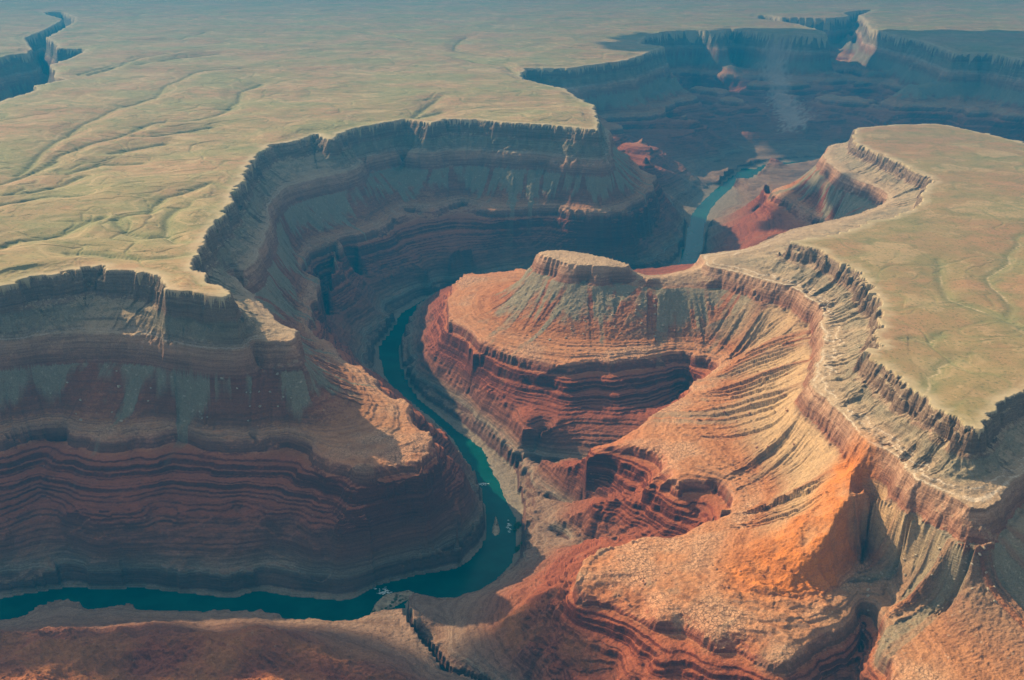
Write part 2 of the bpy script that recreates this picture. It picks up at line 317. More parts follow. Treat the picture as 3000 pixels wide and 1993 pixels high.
# ------------------------------------------------------------------ full-resolution surface
k = QUAL
ta, tb, tc = math.log(4700 / Y0), math.log(8800 / Y0), math.log(44000 / Y0)
tt = np.concatenate([np.arange(0, ta, k * .62), np.arange(ta, tb, k * 1.1), np.arange(tb, tc, k * 2.6)])
ss = np.arange(-SMAX + .004, SMAX - .004, k)
NR, NC = len(tt), len(ss)
fj, fi = tt / HS, (ss + SMAX) / HS
j0 = np.minimum(fj.astype(int), NJ - 2); i0 = np.minimum(fi.astype(int), NI - 2)
vj = (fj - j0)[:, None].astype(np.float32); vi = (fi - i0)[None, :].astype(np.float32)
def up(A):
    A = A.astype(np.float32)
    R0 = A[j0][:, i0]; R1 = A[j0][:, i0 + 1]; R2 = A[j0 + 1][:, i0]; R3 = A[j0 + 1][:, i0 + 1]
    return (R0 * (1 - vi) + R1 * vi) * (1 - vj) + (R2 * (1 - vi) + R3 * vi) * vj
YY = (Y0 * np.exp(tt)).astype(np.float32)[:, None] * np.ones((1, NC), np.float32)
XX = YY * ss.astype(np.float32)[None, :]
def upnear(NX, NY):
    NX = NX.astype(np.float32); NY = NY.astype(np.float32)
    bx = by = bd_ = None
    for dj in (0, 1):
        for di in (0, 1):
            cx = NX[j0 + dj][:, i0 + di]; cy = NY[j0 + dj][:, i0 + di]
            d = (cx - XX) ** 2 + (cy - YY) ** 2
            if bx is None: bx, by, bd_ = cx, cy, d
            else:
                m = d < bd_
                bx = np.where(m, cx, bx); by = np.where(m, cy, by); bd_ = np.where(m, d, bd_)
    return bx, by, np.sqrt(bd_)
w = up(W0); gr = up(GR)
qx, qy, qd = upnear(rnx, rny)
fx_, fy_, fdd = upnear(fnx, fny)
hx, hy, hdd = upnear(hnx, hny)
wx, wy, wdd = upnear(wnx, wny)
ochd = up(np.where(oin, 0, np.minimum(od, 400)))
east = sstep(XX, 150, 420) * sstep(-YY, -3050, -2700) * sstep(YY, 1560, 1760)          # the sunlit eastern wall
fine = sstep(-YY, -7000, -4500)
zt_mask = up(EAST)
# raggedness, in metres sideways: DL broad bays and noses, DS small bites
DL = 8 * fbm(XX, YY, 210, 2, 1)
DS = 4.0 * fbm(XX, YY, 62, 2, 2) + fine * 2.0 * fbm(XX, YY, 18, 3, 3)
# joints and alcoves of the rim cliffs
up_m = sstep(-w, -1.25, -.9) * (1 - .72 * sstep(w, .5, .72))
blocky = perlin(qx / 34, qy / 34, 8)
DL += up_m * 14 * ridged(qx, qy, 170, 2, 4) * (.75 + .5 * east)
rimv = np.clip(.7 + 1.5 * fbm(qx, qy, 260, 3, 83), .05, 2.0)
DS += up_m * rimv * (3.0 * np.sign(blocky) * np.abs(blocky) ** .4 + 2.2 * fbm(XX, YY, 30, 3, 84) + 2.0 * ridged(qx, qy, 57, 3, 5)) * (.7 + .8 * east)
# gullies and fins of the talus, running straight down from the cliff foot
tal = sstep(w, .98, 1.25) * sstep(-w, -1.98, -1.6)
gul = ridged(fx_, fy_, 62, 2, 6, .55)
fins = ridged(fx_, fy_, 84, 3, 7, .6)
ochre = np.clip(np.exp(-(ochd / 46) ** 2) * (1 + .7 * fbm(XX, YY, 70, 3, 95)), 0, 1)
DT = tal * ((1 - east) * (8 * gul + 3 * ridged(fx_, fy_, 21, 2, 62)) + east * (1 - .75 * ochre) * 32 * fins) + tal * 2.0 * fbm(XX, YY, 11, 2, 71)
lr = sstep(XX, 330, 520) * sstep(-YY, -1800, -1640)
DT += tal * lr * 22 * fins
spur = zt_mask * sstep(XX, -60, 60) * sstep(-YY, -2560, -2480) * sstep(w, 1.95, 2.3) * (1 - sstep(w, 3.9, 4.1))
DT += spur * 13 * ridged(XX + .3 * YY, YY - .3 * XX, 105, 3, 73, .55)
mid = sstep(w, .25, .4) * sstep(-w, -.78, -.6)
DT += mid * (4 + 7 * east) * ridged(qx, qy, 48, 2, 61)
# scallops of the ledges
rc = sstep(w, 3.7, 4.0)
sup = sstep(w, 1.8, 2.2) * (1 - .65 * rc)
DL += sup * up(HN)
lay = (w * 1.6).astype(np.float32)
ragged = perlin(XX / 44 + lay * 3.7, YY / 44 - lay * 2.3, 81) + .4 * perlin(XX / 17 - lay * 1.7, YY / 17 + lay * 4.1, 82)
DS += (sup * (1 - .8 * rc) * 3.0 + up_m * 2.0) * ragged + rc * 3.0 * ridged(XX, YY, 60, 2, 12)
capL = .34 + .22 * sup
dw = capL * np.tanh((DL + DT) * gr / capL) + .06 * np.tanh(DS * gr / .06) * (1 + 1.2 * up_m)
bcx, bcy = np.mean(bpoly, 0)
but = np.exp(-(((XX - bcx) / 230) ** 2 + ((YY - bcy) / 120) ** 2) ** 2)
dw *= (1 - .8 * sstep(w, 4.65, 4.95)) * (1 - .85 * but * sstep(-w, -1.2, -.9))
u_ = w + dw
# the two cliff bands keep their steepness however far apart the surveyed lines are
Lm = 1 / gr
neck = np.full_like(XX, 1e9)
Ln = [bp(px, py, P(q) + zoff(q)) for px, py, q in [(1600, 750, .72)] + VAR[0][:5]]
for (x1, y1), (x2, y2) in zip(Ln[:-1], Ln[1:]):
    t_ = np.clip(((XX - x1) * (x2 - x1) + (YY - y1) * (y2 - y1)) / ((x2 - x1) ** 2 + (y2 - y1) ** 2), 0, 1)
    neck = np.minimum(neck, np.hypot(XX - x1 - t_ * (x2 - x1), YY - y1 - t_ * (y2 - y1)))
neck = sstep(-neck, -150, -75)
ca = np.minimum(26 / Lm, .27); cb = np.minimum(20 / Lm, .28)
ca += neck * (.27 - ca); cb += neck * (.28 - cb)
wd_ = np.where((u_ <= 0) | (u_ >= 1), u_, np.where(u_ < ca, .27 * u_ / ca, np.where(u_ > 1 - cb, 1 - (1 - u_) / cb * .28, .27 + (u_ - ca) / np.maximum(1 - ca - cb, 1e-3) * .45)))
wd_ = np.where(w < -1.2, w, wd_)
wd_ = np.where((but > .4) & (w > .6), np.maximum(wd_, .70), wd_)
# protect the river itself
wd_ = np.where(w > 4.97, np.maximum(wd_, 5.0), wd_)
rimc = np.clip(.35 + 1.1 * fbm(qx, qy, 210, 3, 98) + .4 * fbm(XX, YY, 60, 2, 99), 0, 1) * sstep(wd_, .0, .04) * (1 - sstep(wd_, .60, .70))
cover = (1 - (w > 2.2) * (XX < -60) * (YY < 1860) * .8) * np.clip(.5 + .9 * fbm(XX, YY, 120, 3, 96) + .35 * fbm(hx, hy, 60, 2, 97), 0, 1) * sstep(wd_, 2.12, 2.3) * (1 - sstep(wd_, 3.9, 4.0))
z = (P(wd_) * (1 - .5 * cover) + .5 * cover * np.interp(wd_, [2.13, 3.0, 3.55, 3.97], [-362, -450, -516, -553])).astype(np.float32)
z += (.6 * rimc * (np.interp(wd_, [0, .72], [0, -124]) - P(np.clip(wd_, 0, .72)))).astype(np.float32)
zt = zt_mask * (1 - sstep(YY, 5000, 7200))
z += zt * zoff(np.maximum(wd_, 0)).astype(np.float32)
# the plateau: low swells and washes
pm = sstep(-wd_, 0.0, 1.6)
warpx = XX + 60 * fbm(XX, YY, 300, 2, 22); warpy = YY + 60 * fbm(XX, YY, 300, 2, 23)
swell = 15 * ridged(warpx + .6 * warpy, warpy - .2 * warpx, 900, 2, 20, .4) + 2.0 * fbm(XX, YY, 90, 3, 21)
d1 = fbm(warpx, warpy, 520, 3, 24); d2 = fbm(warpx + 900, warpy, 190, 3, 25)
net = np.maximum(np.exp(-(d1 / .030) ** 2), .7 * np.exp(-(d2 / .05) ** 2) * sstep(-YY, -6500, -4500))
amp = 1 - .65 * zt
z += pm * amp * swell * .9 - (pm > 0) * (pm * (amp * 7) * np.exp(-(wdd / 13) ** 2) + pm * amp * 13 * np.exp(-(wdd / 65) ** 2) + pm * amp * 3.2 * net)
# stones and roughness
slope_m = sstep(wd_, .02, .12) * (1 - sstep(wd_, 4.85, 5.0))
z += slope_m * fine * (1.15 * fbm(XX, YY, 13, 3, 30, .6) + 1.0 * tal * fbm(XX, YY, 6, 2, 33))
z = np.where(wd_ >= 5.0, np.minimum(z, ZW - .5), z)
fg = sstep(w, 2.2, 2.5) * sstep(-w, -3.75, -3.3) * sstep(-YY, -1850, -1700) * sstep(-XX, -260, -60)
z += (fg * (24 * fbm(XX, YY, 190, 2, 90) + 8 * ridged(XX + .5 * YY, YY, 80, 4, 91, .55))).astype(np.float32)
z += (ochre * sstep(w, 1.05, 1.2) * (6 * ridged(XX + .4 * YY, YY, 70, 3, 92))).astype(np.float32)
PALE = [((0, -190), 90, [(2275,100),(2275,180)]), ((-190, -330), 70, [(2275,182),(2290,260)]), ((-330, -520), 80, [(2295,262),(2330,395)]), (0, 30, [(2655,112),(2665,150)])]
pale = np.zeros_like(XX)
for pw, pr, pl in PALE:
    L = plan(pl, P(pw + .7)) if not isinstance(pw, tuple) else [bp(pl[0][0], pl[0][1], pw[0]), bp(pl[1][0], pl[1][1], pw[1])]
    for (x1, y1), (x2, y2) in zip(L[:-1], L[1:]):
        t_ = np.clip(((XX - x1) * (x2 - x1) + (YY - y1) * (y2 - y1)) / ((x2 - x1) ** 2 + (y2 - y1) ** 2), 0, 1)
        dl = np.hypot(XX - x1 - t_ * (x2 - x1), (YY - y1 - t_ * (y2 - y1)))
        pale = np.maximum(pale, sstep(-dl + pr * .9 * fbm(XX, YY, 30, 2, 93), -pr * 1.7, -pr * .4) * 1)
# surface masks
scree = 1.15 * fbm(fx_, fy_, 58, 3, 40, .6) + .35 * fbm(XX, YY, 40, 3, 41) + .55 - 1.15 * sstep(wd_, 1.1, 1.95)
scree = np.clip((scree + .38 * fbm(fx_, fy_, 16, 2, 46)) * 2.1 + .3 - .55 * east, 0, 1)
ribs = np.clip(.5 + .75 * fins + .4 * fbm(fx_, fy_, 22, 2, 48), 0, 1) * sstep(wd_, 1.0, 1.05) * (1 - sstep(wd_, 1.35, 1.75))
scree = np.where(zt_mask < .5, np.clip(scree * 1.15 + .16, 0, 1), scree)
scree = np.where(east > .3, np.maximum(scree * .55, ribs * .8), scree)
scree = np.where(wd_ < 1.0, sstep(wd_, .28, .34) * sstep(-wd_, -.62, -.54) * np.clip(.30 + .9 * fbm(qx, qy, 40, 2, 43) + .4 * fbm(XX, YY, 50, 2, 49), 0, .75), scree)
scree = np.where((lr > .5) & (wd_ > 1), np.clip(.42 + .75 * fins + .45 * fbm(fx_, fy_, 24, 2, 48) - .5 * sstep(wd_, 1.3, 1.8), 0, 1), scree)
scree = scree * (1 - .85 * sstep(wd_, 1.95, 2.2))
streak = np.clip(.5 + .55 * fbm(hx, hy, 30, 2, 42), 0, 1)
wash_m = np.clip(np.exp(-((wdd + 6 * fbm(XX, YY, 40, 2, 47)) / 20) ** 2) * .8 + .55 * net, 0, 1).astype(np.float32)
white_m = .6 * np.exp(-((wdd + 1.5 * fbm(XX, YY, 25, 2, 45)) / 3.2) ** 2) * sstep(fbm(XX, YY, 160, 2, 44), .0, .4)
#--NUMERIC-END-B

import bpy
C = bpy.context
scene = C.scene
col = scene.collection

# ------------------------------------------------------------------ node helpers
def new_mat(name):
    m = bpy.data.materials.new(name); m.use_nodes = True
    nt = m.node_tree; nt.nodes.clear()
    return m, nt
class NT:
    def __init__(s, nt): s.t = nt
    def n(s, typ, **kw):
        x = s.t.nodes.new(typ)
        for k_, v in kw.items(): setattr(x, k_, v)
        return x
    def link(s, a, b): s.t.links.new(a, b)
    def put(s, sock, v):
        if hasattr(v, 'is_linked') or hasattr(v, 'links'): s.link(v, sock)
        else: sock.default_value = v
    def math(s, op, a, b=0.0, clamp=False):
        x = s.n('ShaderNodeMath', operation=op, use_clamp=clamp); s.put(x.inputs[0], a); s.put(x.inputs[1], b); return x.outputs[0]
    def mix(s, f, a, b, mode='MIX'):
        x = s.n('ShaderNodeMix', data_type='RGBA', blend_type=mode); s.put(x.inputs[0], f)
        s.put(x.inputs[6], a if not isinstance(a, tuple) else a + (1,)); s.put(x.inputs[7], b if not isinstance(b, tuple) else b + (1,))
        return x.outputs[2]
    def attr(s, name): return s.n('ShaderNodeAttribute', attribute_name=name).outputs['Fac']
    def noise(s, vec, scale, detail=3, rough=.55):
        x = s.n('ShaderNodeTexNoise'); s.link(vec, x.inputs['Vector']); x.inputs['Scale'].default_value = scale
        x.inputs['Detail'].default_value = detail; x.inputs['Roughness'].default_value = rough; return x.outputs['Fac']
    def scale(s, vec, v):
        x = s.n('ShaderNodeVectorMath', operation='MULTIPLY'); s.link(vec, x.inputs[0]); x.inputs[1].default_value = v; return x.outputs[0]
    def rng(s, v, a, b, c=0.0, d=1.0):
        x = s.n('ShaderNodeMapRange', interpolation_type='SMOOTHSTEP'); s.put(x.inputs[0], v)
        for q, y in zip((1, 2, 3, 4), (a, b, c, d)): x.inputs[q].default_value = y
        return x.outputs[0]
    def ramp(s, f, stops, const=False):
        x = s.n('ShaderNodeValToRGB'); s.put(x.inputs[0], f); e = x.color_ramp.elements
        while len(e) > 1: e.remove(e[-1])
        e[0].position = stops[0][0]; e[0].color = stops[0][1] + (1,)
        for p_, c_ in stops[1:]:
            q = e.new(p_); q.color = c_ + (1,)
        return x.outputs[0]
    def bump(s, h, strength, dist, nrm=None):
        x = s.n('ShaderNodeBump'); s.link(h, x.inputs['Height']); x.inputs['Strength'].default_value = strength; x.inputs['Distance'].default_value = dist
        if nrm: s.link(nrm, x.inputs['Normal'])
        return x.outputs[0]
    def out(s, colr, nrm=None, rough=.95, spec=.08):
        b = s.n('ShaderNodeBsdfPrincipled'); o = s.n('ShaderNodeOutputMaterial')
        s.put(b.inputs['Base Color'], colr); s.put(b.inputs['Roughness'], rough); b.inputs['Specular IOR Level'].default_value = spec
        if nrm: s.link(nrm, b.inputs['Normal'])
        s.link(b.outputs[0], o.inputs[0]); return b

def mat_rock():
    m, nt = new_mat('canyon_rock'); N = NT(nt)
    geo = N.n('ShaderNodeNewGeometry'); pos = geo.outputs['Position']
    W_ = N.attr('strat')
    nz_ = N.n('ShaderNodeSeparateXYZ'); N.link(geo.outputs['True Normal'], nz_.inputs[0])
    thin = N.noise(N.scale(pos, (.006, .006, .22)), 1.0, 5, .62)
    thick = N.noise(N.scale(pos, (.004, .004, .05)), 1.0, 3)
    grain = N.noise(pos, .11, 4, .7); patch = N.noise(pos, .02, 4, .6); fineg = N.noise(pos, .38, 3, .75)
    cw = N.n('ShaderNodeCombineXYZ'); N.link(N.math('MULTIPLY', W_, 34.0), cw.inputs[0]); N.link(N.math('MULTIPLY', patch, 3.0), cw.inputs[1]); N.link(N.math('MULTIPLY', grain, .8), cw.inputs[2])
    rings = N.noise(cw.outputs[0], 1.0, 3, .6)
    wj = N.math('ADD', W_, N.math('MULTIPLY', N.math('SUBTRACT', thin, .5), .05))
    f = N.math('DIVIDE', wj, 5.0)
    st = [(0, (.28,.21,.13)), (.03,(.24,.175,.115)), (.2,(.20,.135,.09)), (.26,(.22,.14,.09)), (.32,(.20,.165,.105)), (.625,(.23,.17,.11)), (.637,(.58,.51,.40)), (.648,(.24,.175,.11)), (.678,(.25,.18,.115)), (.69,(.60,.53,.42)), (.702,(.30,.21,.135)), (.73,(.42,.265,.165)), (.86,(.30,.165,.10)), (.97,(.26,.125,.075)),
          (1.02,(.23,.065,.03)), (1.55,(.24,.07,.03)), (1.72,(.28,.11,.052)), (1.86,(.40,.225,.13)), (1.98,(.42,.24,.14)), (2.02,(.32,.135,.075)), (2.08,(.17,.048,.026)), (2.4,(.20,.06,.03)), (3.0,(.18,.058,.032)), (3.15,(.20,.085,.048)), (3.5,(.20,.092,.056)), (3.8,(.21,.135,.09)), (3.98,(.26,.22,.165)), (4.06,(.15,.08,.055)), (4.45,(.13,.06,.042)), (4.62,(.21,.175,.125)), (5.0,(.18,.155,.115))]
    c = N.ramp(f, [(a / 5, b) for a, b in st])
    # beds: lighter and darker layers; weathering varnish on the steep faces, then painted ledge shade
    c = N.mix(N.rng(thin, .38, .66, 0, .6), c, N.mix(1.0, c, (.45, .38, .36), 'MULTIPLY'))
    c = N.mix(N.rng(thick, .5, .75, 0, .35), c, N.mix(1.0, c, (1.35, 1.25, 1.15), 'MULTIPLY'))
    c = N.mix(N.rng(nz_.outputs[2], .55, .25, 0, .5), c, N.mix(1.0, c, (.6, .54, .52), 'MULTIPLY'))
    c = N.mix(N.math('MULTIPLY', N.math('MULTIPLY', N.rng(nz_.outputs[2], .62, .35), N.rng(W_, 1.9, 2.05)), N.math('MULTIPLY', N.rng(W_, 3.5, 3.1), .5)), c, N.mix(1.0, c, (.42, .36, .36), 'MULTIPLY'))  # shade under the ledges, put into the colour of the steep risers
    # dusty treads
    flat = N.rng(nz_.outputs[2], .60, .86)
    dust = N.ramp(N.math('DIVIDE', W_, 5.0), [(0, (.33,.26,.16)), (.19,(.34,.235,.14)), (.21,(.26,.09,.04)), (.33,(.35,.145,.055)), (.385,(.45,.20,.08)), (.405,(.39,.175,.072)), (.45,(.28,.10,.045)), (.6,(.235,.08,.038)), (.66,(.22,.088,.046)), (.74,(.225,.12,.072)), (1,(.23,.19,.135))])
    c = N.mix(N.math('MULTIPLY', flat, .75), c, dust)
    c = N.mix(N.math('MULTIPLY', N.rng(W_, 1.35, 1.7), N.rng(rings, .46, .62, 0, .55)), c, N.mix(1.0, c, (.55, .45, .40), 'MULTIPLY'))
    # olive soil on the near mounds
    c = N.mix(N.math('MULTIPLY', N.attr('soil'), N.rng(patch, .3, .6, .4, .95)), c, (.30, .15, .05))
    # two white limy beds above the pale cliff
    wv = N.math('ADD', W_, N.math('MULTIPLY', N.math('SUBTRACT', grain, .5), .03))
    for w0_, hw in ((.625, .010), (.69, .014)):
        c = N.mix(N.math('MULTIPLY', N.rng(N.math('ABSOLUTE', N.math('SUBTRACT', wv, w0_)), hw, hw * .4), N.math('MULTIPLY', N.attr('limy'), N.rng(patch, .36, .55, .0, .6))), c, (.55, .47, .355))
    # cracked pale slabs on parts of the bench
    wob = N.n('ShaderNodeVectorMath', operation='ADD'); N.link(N.scale(pos, (.125, .125, .05)), wob.inputs[0])
    wn = N.n('ShaderNodeTexNoise'); N.link(pos, wn.inputs['Vector']); wn.inputs['Scale'].default_value = .05; N.link(N.scale(wn.outputs['Color'], (1.4, 1.4, 1.4)), wob.inputs[1])
    vo = N.n('ShaderNodeTexVoronoi', feature='DISTANCE_TO_EDGE'); N.link(wob.outputs[0], vo.inputs['Vector']); vo.inputs['Scale'].default_value = 1.0
    bpat = N.rng(N.noise(pos, .0075, 3, .6), .44, .60)
    bench = N.math('MULTIPLY', N.math('MULTIPLY', N.rng(W_, 1.74, 1.88), N.rng(W_, 2.10, 2.02)), flat)
    c = N.mix(N.math('MULTIPLY', N.math('MULTIPLY', bench, bpat), .6), c, (.48, .30, .175))
    crack = N.math('MULTIPLY', N.math('MULTIPLY', bench, N.math('MULTIPLY_ADD', bpat, .7)), N.rng(vo.outputs['Distance'], .12, .02))
    crack.node.inputs[0].links[0].from_node.inputs[1].links[0].from_node.inputs[2].default_value = .18
    c = N.mix(N.math('MULTIPLY', crack, .8), c, (.085, .04, .025))
    c = N.mix(N.math('MULTIPLY', N.rng(W_, 1.9, 2.1), N.rng(W_, 3.85, 3.4)), c, N.mix(1.0, c, (1.06, .88, .84), 'MULTIPLY'))
    # scree with scattered blocks
    sc = N.mix(patch, (.135, .115, .075), (.25, .205, .13))
    sc = N.mix(N.rng(grain, .56, .70, 0, .6), sc, (.31, .27, .19))
    vb = N.n('ShaderNodeTexVoronoi'); N.link(pos, vb.inputs['Vector']); vb.inputs['Scale'].default_value = .10
    vs = N.n('ShaderNodeSeparateXYZ'); N.link(vb.outputs['Color'], vs.inputs[0])
    blk = N.math('MULTIPLY', N.rng(vb.outputs['Distance'], .30, .20), N.rng(vs.outputs[0], .62, .66))
    sm = N.math('MULTIPLY', N.attr('scree'), N.rng(grain, .22, .5, .7, 1.0))
    c = N.mix(sm, c, sc)
    c = N.mix(N.math('MULTIPLY', N.attr('gold'), N.rng(grain, .3, .6, .45, .85)), c, N.mix(patch, (.40, .235, .10), (.48, .34, .19)))
    slope = N.math('MULTIPLY', N.rng(nz_.outputs[2], .5, .65), N.rng(W_, .2, .4))
    c = N.mix(N.math('MULTIPLY', N.math('MULTIPLY', blk, slope), N.math('MULTIPLY', N.rng(vs.outputs[1], .2, 1.0, .2, .7), N.math('ADD', N.math('MULTIPLY', N.attr('scree'), .75), .25))), c, N.mix(vs.outputs[2], (.20, .11, .07), (.50, .42, .31)))
    c = N.mix(N.math('MULTIPLY', N.attr('ochre'), N.math('MULTIPLY', .88, N.rng(W_, 1.9, 1.72))), c, N.mix(N.rng(rings, .42, .6), (.46, .15, .028), (.38, .125, .03)))
    c = N.mix(N.math('MULTIPLY', N.attr('pale'), .6), c, N.mix(patch, (.42, .33, .26), (.58, .47, .38)))
    # dust and stain variation
    c = N.mix(N.rng(patch, .35, .75, 0, .5), c, N.mix(1.0, c, (.60, .56, .56), 'MULTIPLY'))
    c = N.mix(N.rng(grain, .55, .8, 0, .4), c, N.mix(1.0, c, (1.5, 1.4, 1.3), 'MULTIPLY'))
    c = N.mix(N.rng(fineg, .38, .68, 0, .65), c, N.mix(1.0, c, (.48, .46, .46), 'MULTIPLY'))
    col_n = N.noise(N.scale(pos, (.09, .09, .012)), 1.0, 3, .6)
    h1 = N.noise(N.scale(pos, (.02, .02, .26)), 1.0, 5, .65)
    nrm = N.bump(h1, .6, 6.0)
    nrm = N.bump(grain, .65, 4.0, nrm)
    nrm = N.bump(col_n, .22, 4.0, nrm)
    nrm = N.bump(fineg, .42, 1.4, nrm)
    nrm = N.bump(blk, .5, 1.5, nrm)
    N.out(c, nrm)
    return m

def mat_plateau(name, tint):
    m, nt = new_mat(name); N = NT(nt)
    pos = N.n('ShaderNodeNewGeometry').outputs['Position']
    big = N.noise(pos, .0022, 4, .6); med = N.noise(pos, .012, 5, .65); fin = N.noise(pos, .12, 4, .7); scrub = N.noise(pos, .45, 2, .7)
    band = N.noise(N.scale(pos, (.004, .011, 0)), 1.0, 4, .6)
    zsep = N.n('ShaderNodeSeparateXYZ'); N.link(pos, zsep.inputs[0])
    cz = N.n('ShaderNodeCombineXYZ'); N.link(N.math('MULTIPLY', zsep.outputs[2], .35), cz.inputs[0]); N.link(N.math('MULTIPLY', big, 6.0), cz.inputs[1]); N.link(N.math('MULTIPLY', fin, .5), cz.inputs[2])
    beds = N.noise(cz.outputs[0], 1.0, 3, .6)
    c = N.mix(N.rng(big, .35, .66), (.235, .155, .088), (.175, .168, .08))
    c = N.mix(N.rng(med, .45, .72, 0, .65), c, (.115, .13, .06))
    c = N.mix(N.rng(band, .55, .72, 0, .5), c, (.29, .225, .125))
    c = N.mix(N.rng(beds, .52, .66, 0, .5), c, (.31, .25, .15))
    c = N.mix(N.rng(beds, .46, .34, 0, .4), c, (.13, .13, .062))
    c = N.mix(N.math('MULTIPLY', N.attr('wash'), .75), c, (.125, .15, .07))
    c = N.mix(N.attr('sand'), c, (.5, .42, .29))
    c = N.mix(N.rng(fin, .48, .72, 0, .5), c, N.mix(1.0, c, (.55, .6, .52), 'MULTIPLY'))
    c = N.mix(N.rng(scrub, .52, .68, 0, .55), c, N.mix(1.0, c, (.5, .58, .45), 'MULTIPLY'))
    bush = N.n('ShaderNodeTexVoronoi'); N.link(pos, bush.inputs['Vector']); bush.inputs['Scale'].default_value = .085
    bs = N.n('ShaderNodeSeparateXYZ'); N.link(bush.outputs['Color'], bs.inputs[0])
    c = N.mix(N.math('MULTIPLY', N.math('MULTIPLY', N.rng(bush.outputs['Distance'], .34, .22), N.rng(bs.outputs[0], .35, .5)), .5), c, (.06, .08, .035))
    c = N.mix(1.0, c, tint, 'MULTIPLY')
    edge = N.rng(N.attr('strat'), -.6, -.02)
    c = N.mix(N.math('MULTIPLY', edge, N.rng(med, .3, .6, .15, .75)), c, (.33, .265, .165))
    nrm = N.bump(med, .5, 6.0); nrm = N.bump(fin, .4, 1.4, nrm)
    N.out(c, nrm)
    return m

def mat_water():
    m, nt = new_mat('river_water'); N = NT(nt)
    pos = N.n('ShaderNodeNewGeometry').outputs['Position']
    a = N.noise(pos, .012, 3); b = N.noise(pos, .15, 3)
    c = N.mix(N.rng(a, .35, .7), (.001, .040, .034), (.003, .060, .049))
    nrm = N.bump(b, .05, .5)
    N.out(c, nrm, .25, .04)
    return m

# ------------------------------------------------------------------ terrain objects
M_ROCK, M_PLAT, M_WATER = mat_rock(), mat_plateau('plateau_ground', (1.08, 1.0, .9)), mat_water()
M_PLAT_E = mat_plateau('plateau_scrub', (1.0, .87, .80))
quad_w = np.minimum(np.minimum(wd_[:-1, :-1], wd_[1:, :-1]), np.minimum(wd_[:-1, 1:], wd_[1:, 1:]))
xq, yq = XX[:-1, :-1], YY[:-1, :-1]
ids = np.zeros(quad_w.shape, np.int8)
def mkmesh(name, mask, mat, attrs):
    q = np.flatnonzero(mask.ravel())
    r, c_ = q // (NC - 1), q % (NC - 1)
    v0 = r * NC + c_
    quads = np.stack([v0, v0 + 1, v0 + NC + 1, v0 + NC], 1)
    used = np.zeros(NR * NC, bool); used[quads.ravel()] = True
    idx = np.flatnonzero(used); remap = np.zeros(NR * NC, np.int32); remap[idx] = np.arange(len(idx))
    quads = remap[quads]
    me = bpy.data.meshes.new(name)
    me.vertices.add(len(idx)); me.loops.add(quads.size); me.polygons.add(len(quads))
    co = np.stack([XX.ravel()[idx], YY.ravel()[idx], z.ravel()[idx]], 1).astype(np.float32)
    me.vertices.foreach_set('co', co.ravel())
    me.loops.foreach_set('vertex_index', quads.ravel().astype(np.int32))
    me.polygons.foreach_set('loop_start', np.arange(0, quads.size, 4, dtype=np.int32))
    me.polygons.foreach_set('use_smooth', np.ones(len(quads), bool))
    me.update(calc_edges=True)
    for an, arr in attrs:
        at = me.attributes.new(an, 'FLOAT', 'POINT'); at.data.foreach_set('value', arr.ravel()[idx].astype(np.float32))
    me.materials.append(mat)
    o = bpy.data.objects.new(name, me); col.objects.link(o); o['kind'] = 'structure'
    return o
isplat = quad_w < 0.0
RA = [('strat', wd_), ('scree', scree * (1 - .8 * ochre)), ('ochre', ochre), ('pale', pale), ('limy', zt_mask * sstep(XX, 420, 620) * sstep(-YY, -3600, -3000)), ('gold', east * ribs), ('soil', fg * np.clip(.25 + 1.2 * fbm(XX, YY, 210, 3, 94) + .5 * sstep(-YY, -1600, -1420), 0, .8))]
PA = [('strat', wd_), ('wash', wash_m), ('sand', white_m)]
east_q = zt_mask[:-1, :-1] > .5
but_q = (but[:-1, :-1] > .4) & (quad_w < 1.0)
farq = yq > 5300
sideq = (xq < -1500) & farq & ~isplat
ridge = yq > 2560 + np.maximum(-400 - xq, 0) * .2
pen = (xq < 560) & (yq > 2440 + np.maximum(xq - 20, 0) * .22)
fgq = (xq < 60) & (yq < 2300)
def piece(name, mask, mat, at, label):
    o = mkmesh(name, mask, mat, at); o['label'] = label
piece('plateau', isplat & ~east_q, M_PLAT, PA, 'tan and olive desert plateau filling the upper left, cut by faint drainage lines')
piece('plateau', isplat & east_q, M_PLAT_E, PA, 'greenish tan plateau tongue ending in a point above the sunlit eastern wall')
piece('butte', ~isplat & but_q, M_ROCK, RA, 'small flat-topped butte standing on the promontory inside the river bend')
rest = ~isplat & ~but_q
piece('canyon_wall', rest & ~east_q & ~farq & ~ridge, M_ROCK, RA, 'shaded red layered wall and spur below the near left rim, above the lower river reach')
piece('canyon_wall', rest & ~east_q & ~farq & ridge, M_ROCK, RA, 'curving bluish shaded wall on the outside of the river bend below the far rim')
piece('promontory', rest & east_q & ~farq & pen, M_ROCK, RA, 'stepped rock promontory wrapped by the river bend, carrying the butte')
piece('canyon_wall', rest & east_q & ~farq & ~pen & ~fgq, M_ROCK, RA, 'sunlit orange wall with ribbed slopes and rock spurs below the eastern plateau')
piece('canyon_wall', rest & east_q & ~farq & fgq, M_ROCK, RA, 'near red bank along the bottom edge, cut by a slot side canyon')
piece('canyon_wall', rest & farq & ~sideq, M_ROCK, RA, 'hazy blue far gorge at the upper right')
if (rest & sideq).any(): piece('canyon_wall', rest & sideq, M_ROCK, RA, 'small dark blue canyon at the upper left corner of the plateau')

# the river: one level sheet between its banks
def river():
    me = bpy.data.meshes.new('river')
    v = [(-9000, 900, ZW), (9000, 900, ZW), (9000, 9500, ZW), (-9000, 9500, ZW)]
    me.from_pydata(v, [], [(0, 1, 2, 3)]); me.materials.append(M_WATER)
    o = bpy.data.objects.new('river', me); col.objects.link(o); o['kind'] = 'structure'; o['label'] = 'dark green river winding round the promontory'
river()

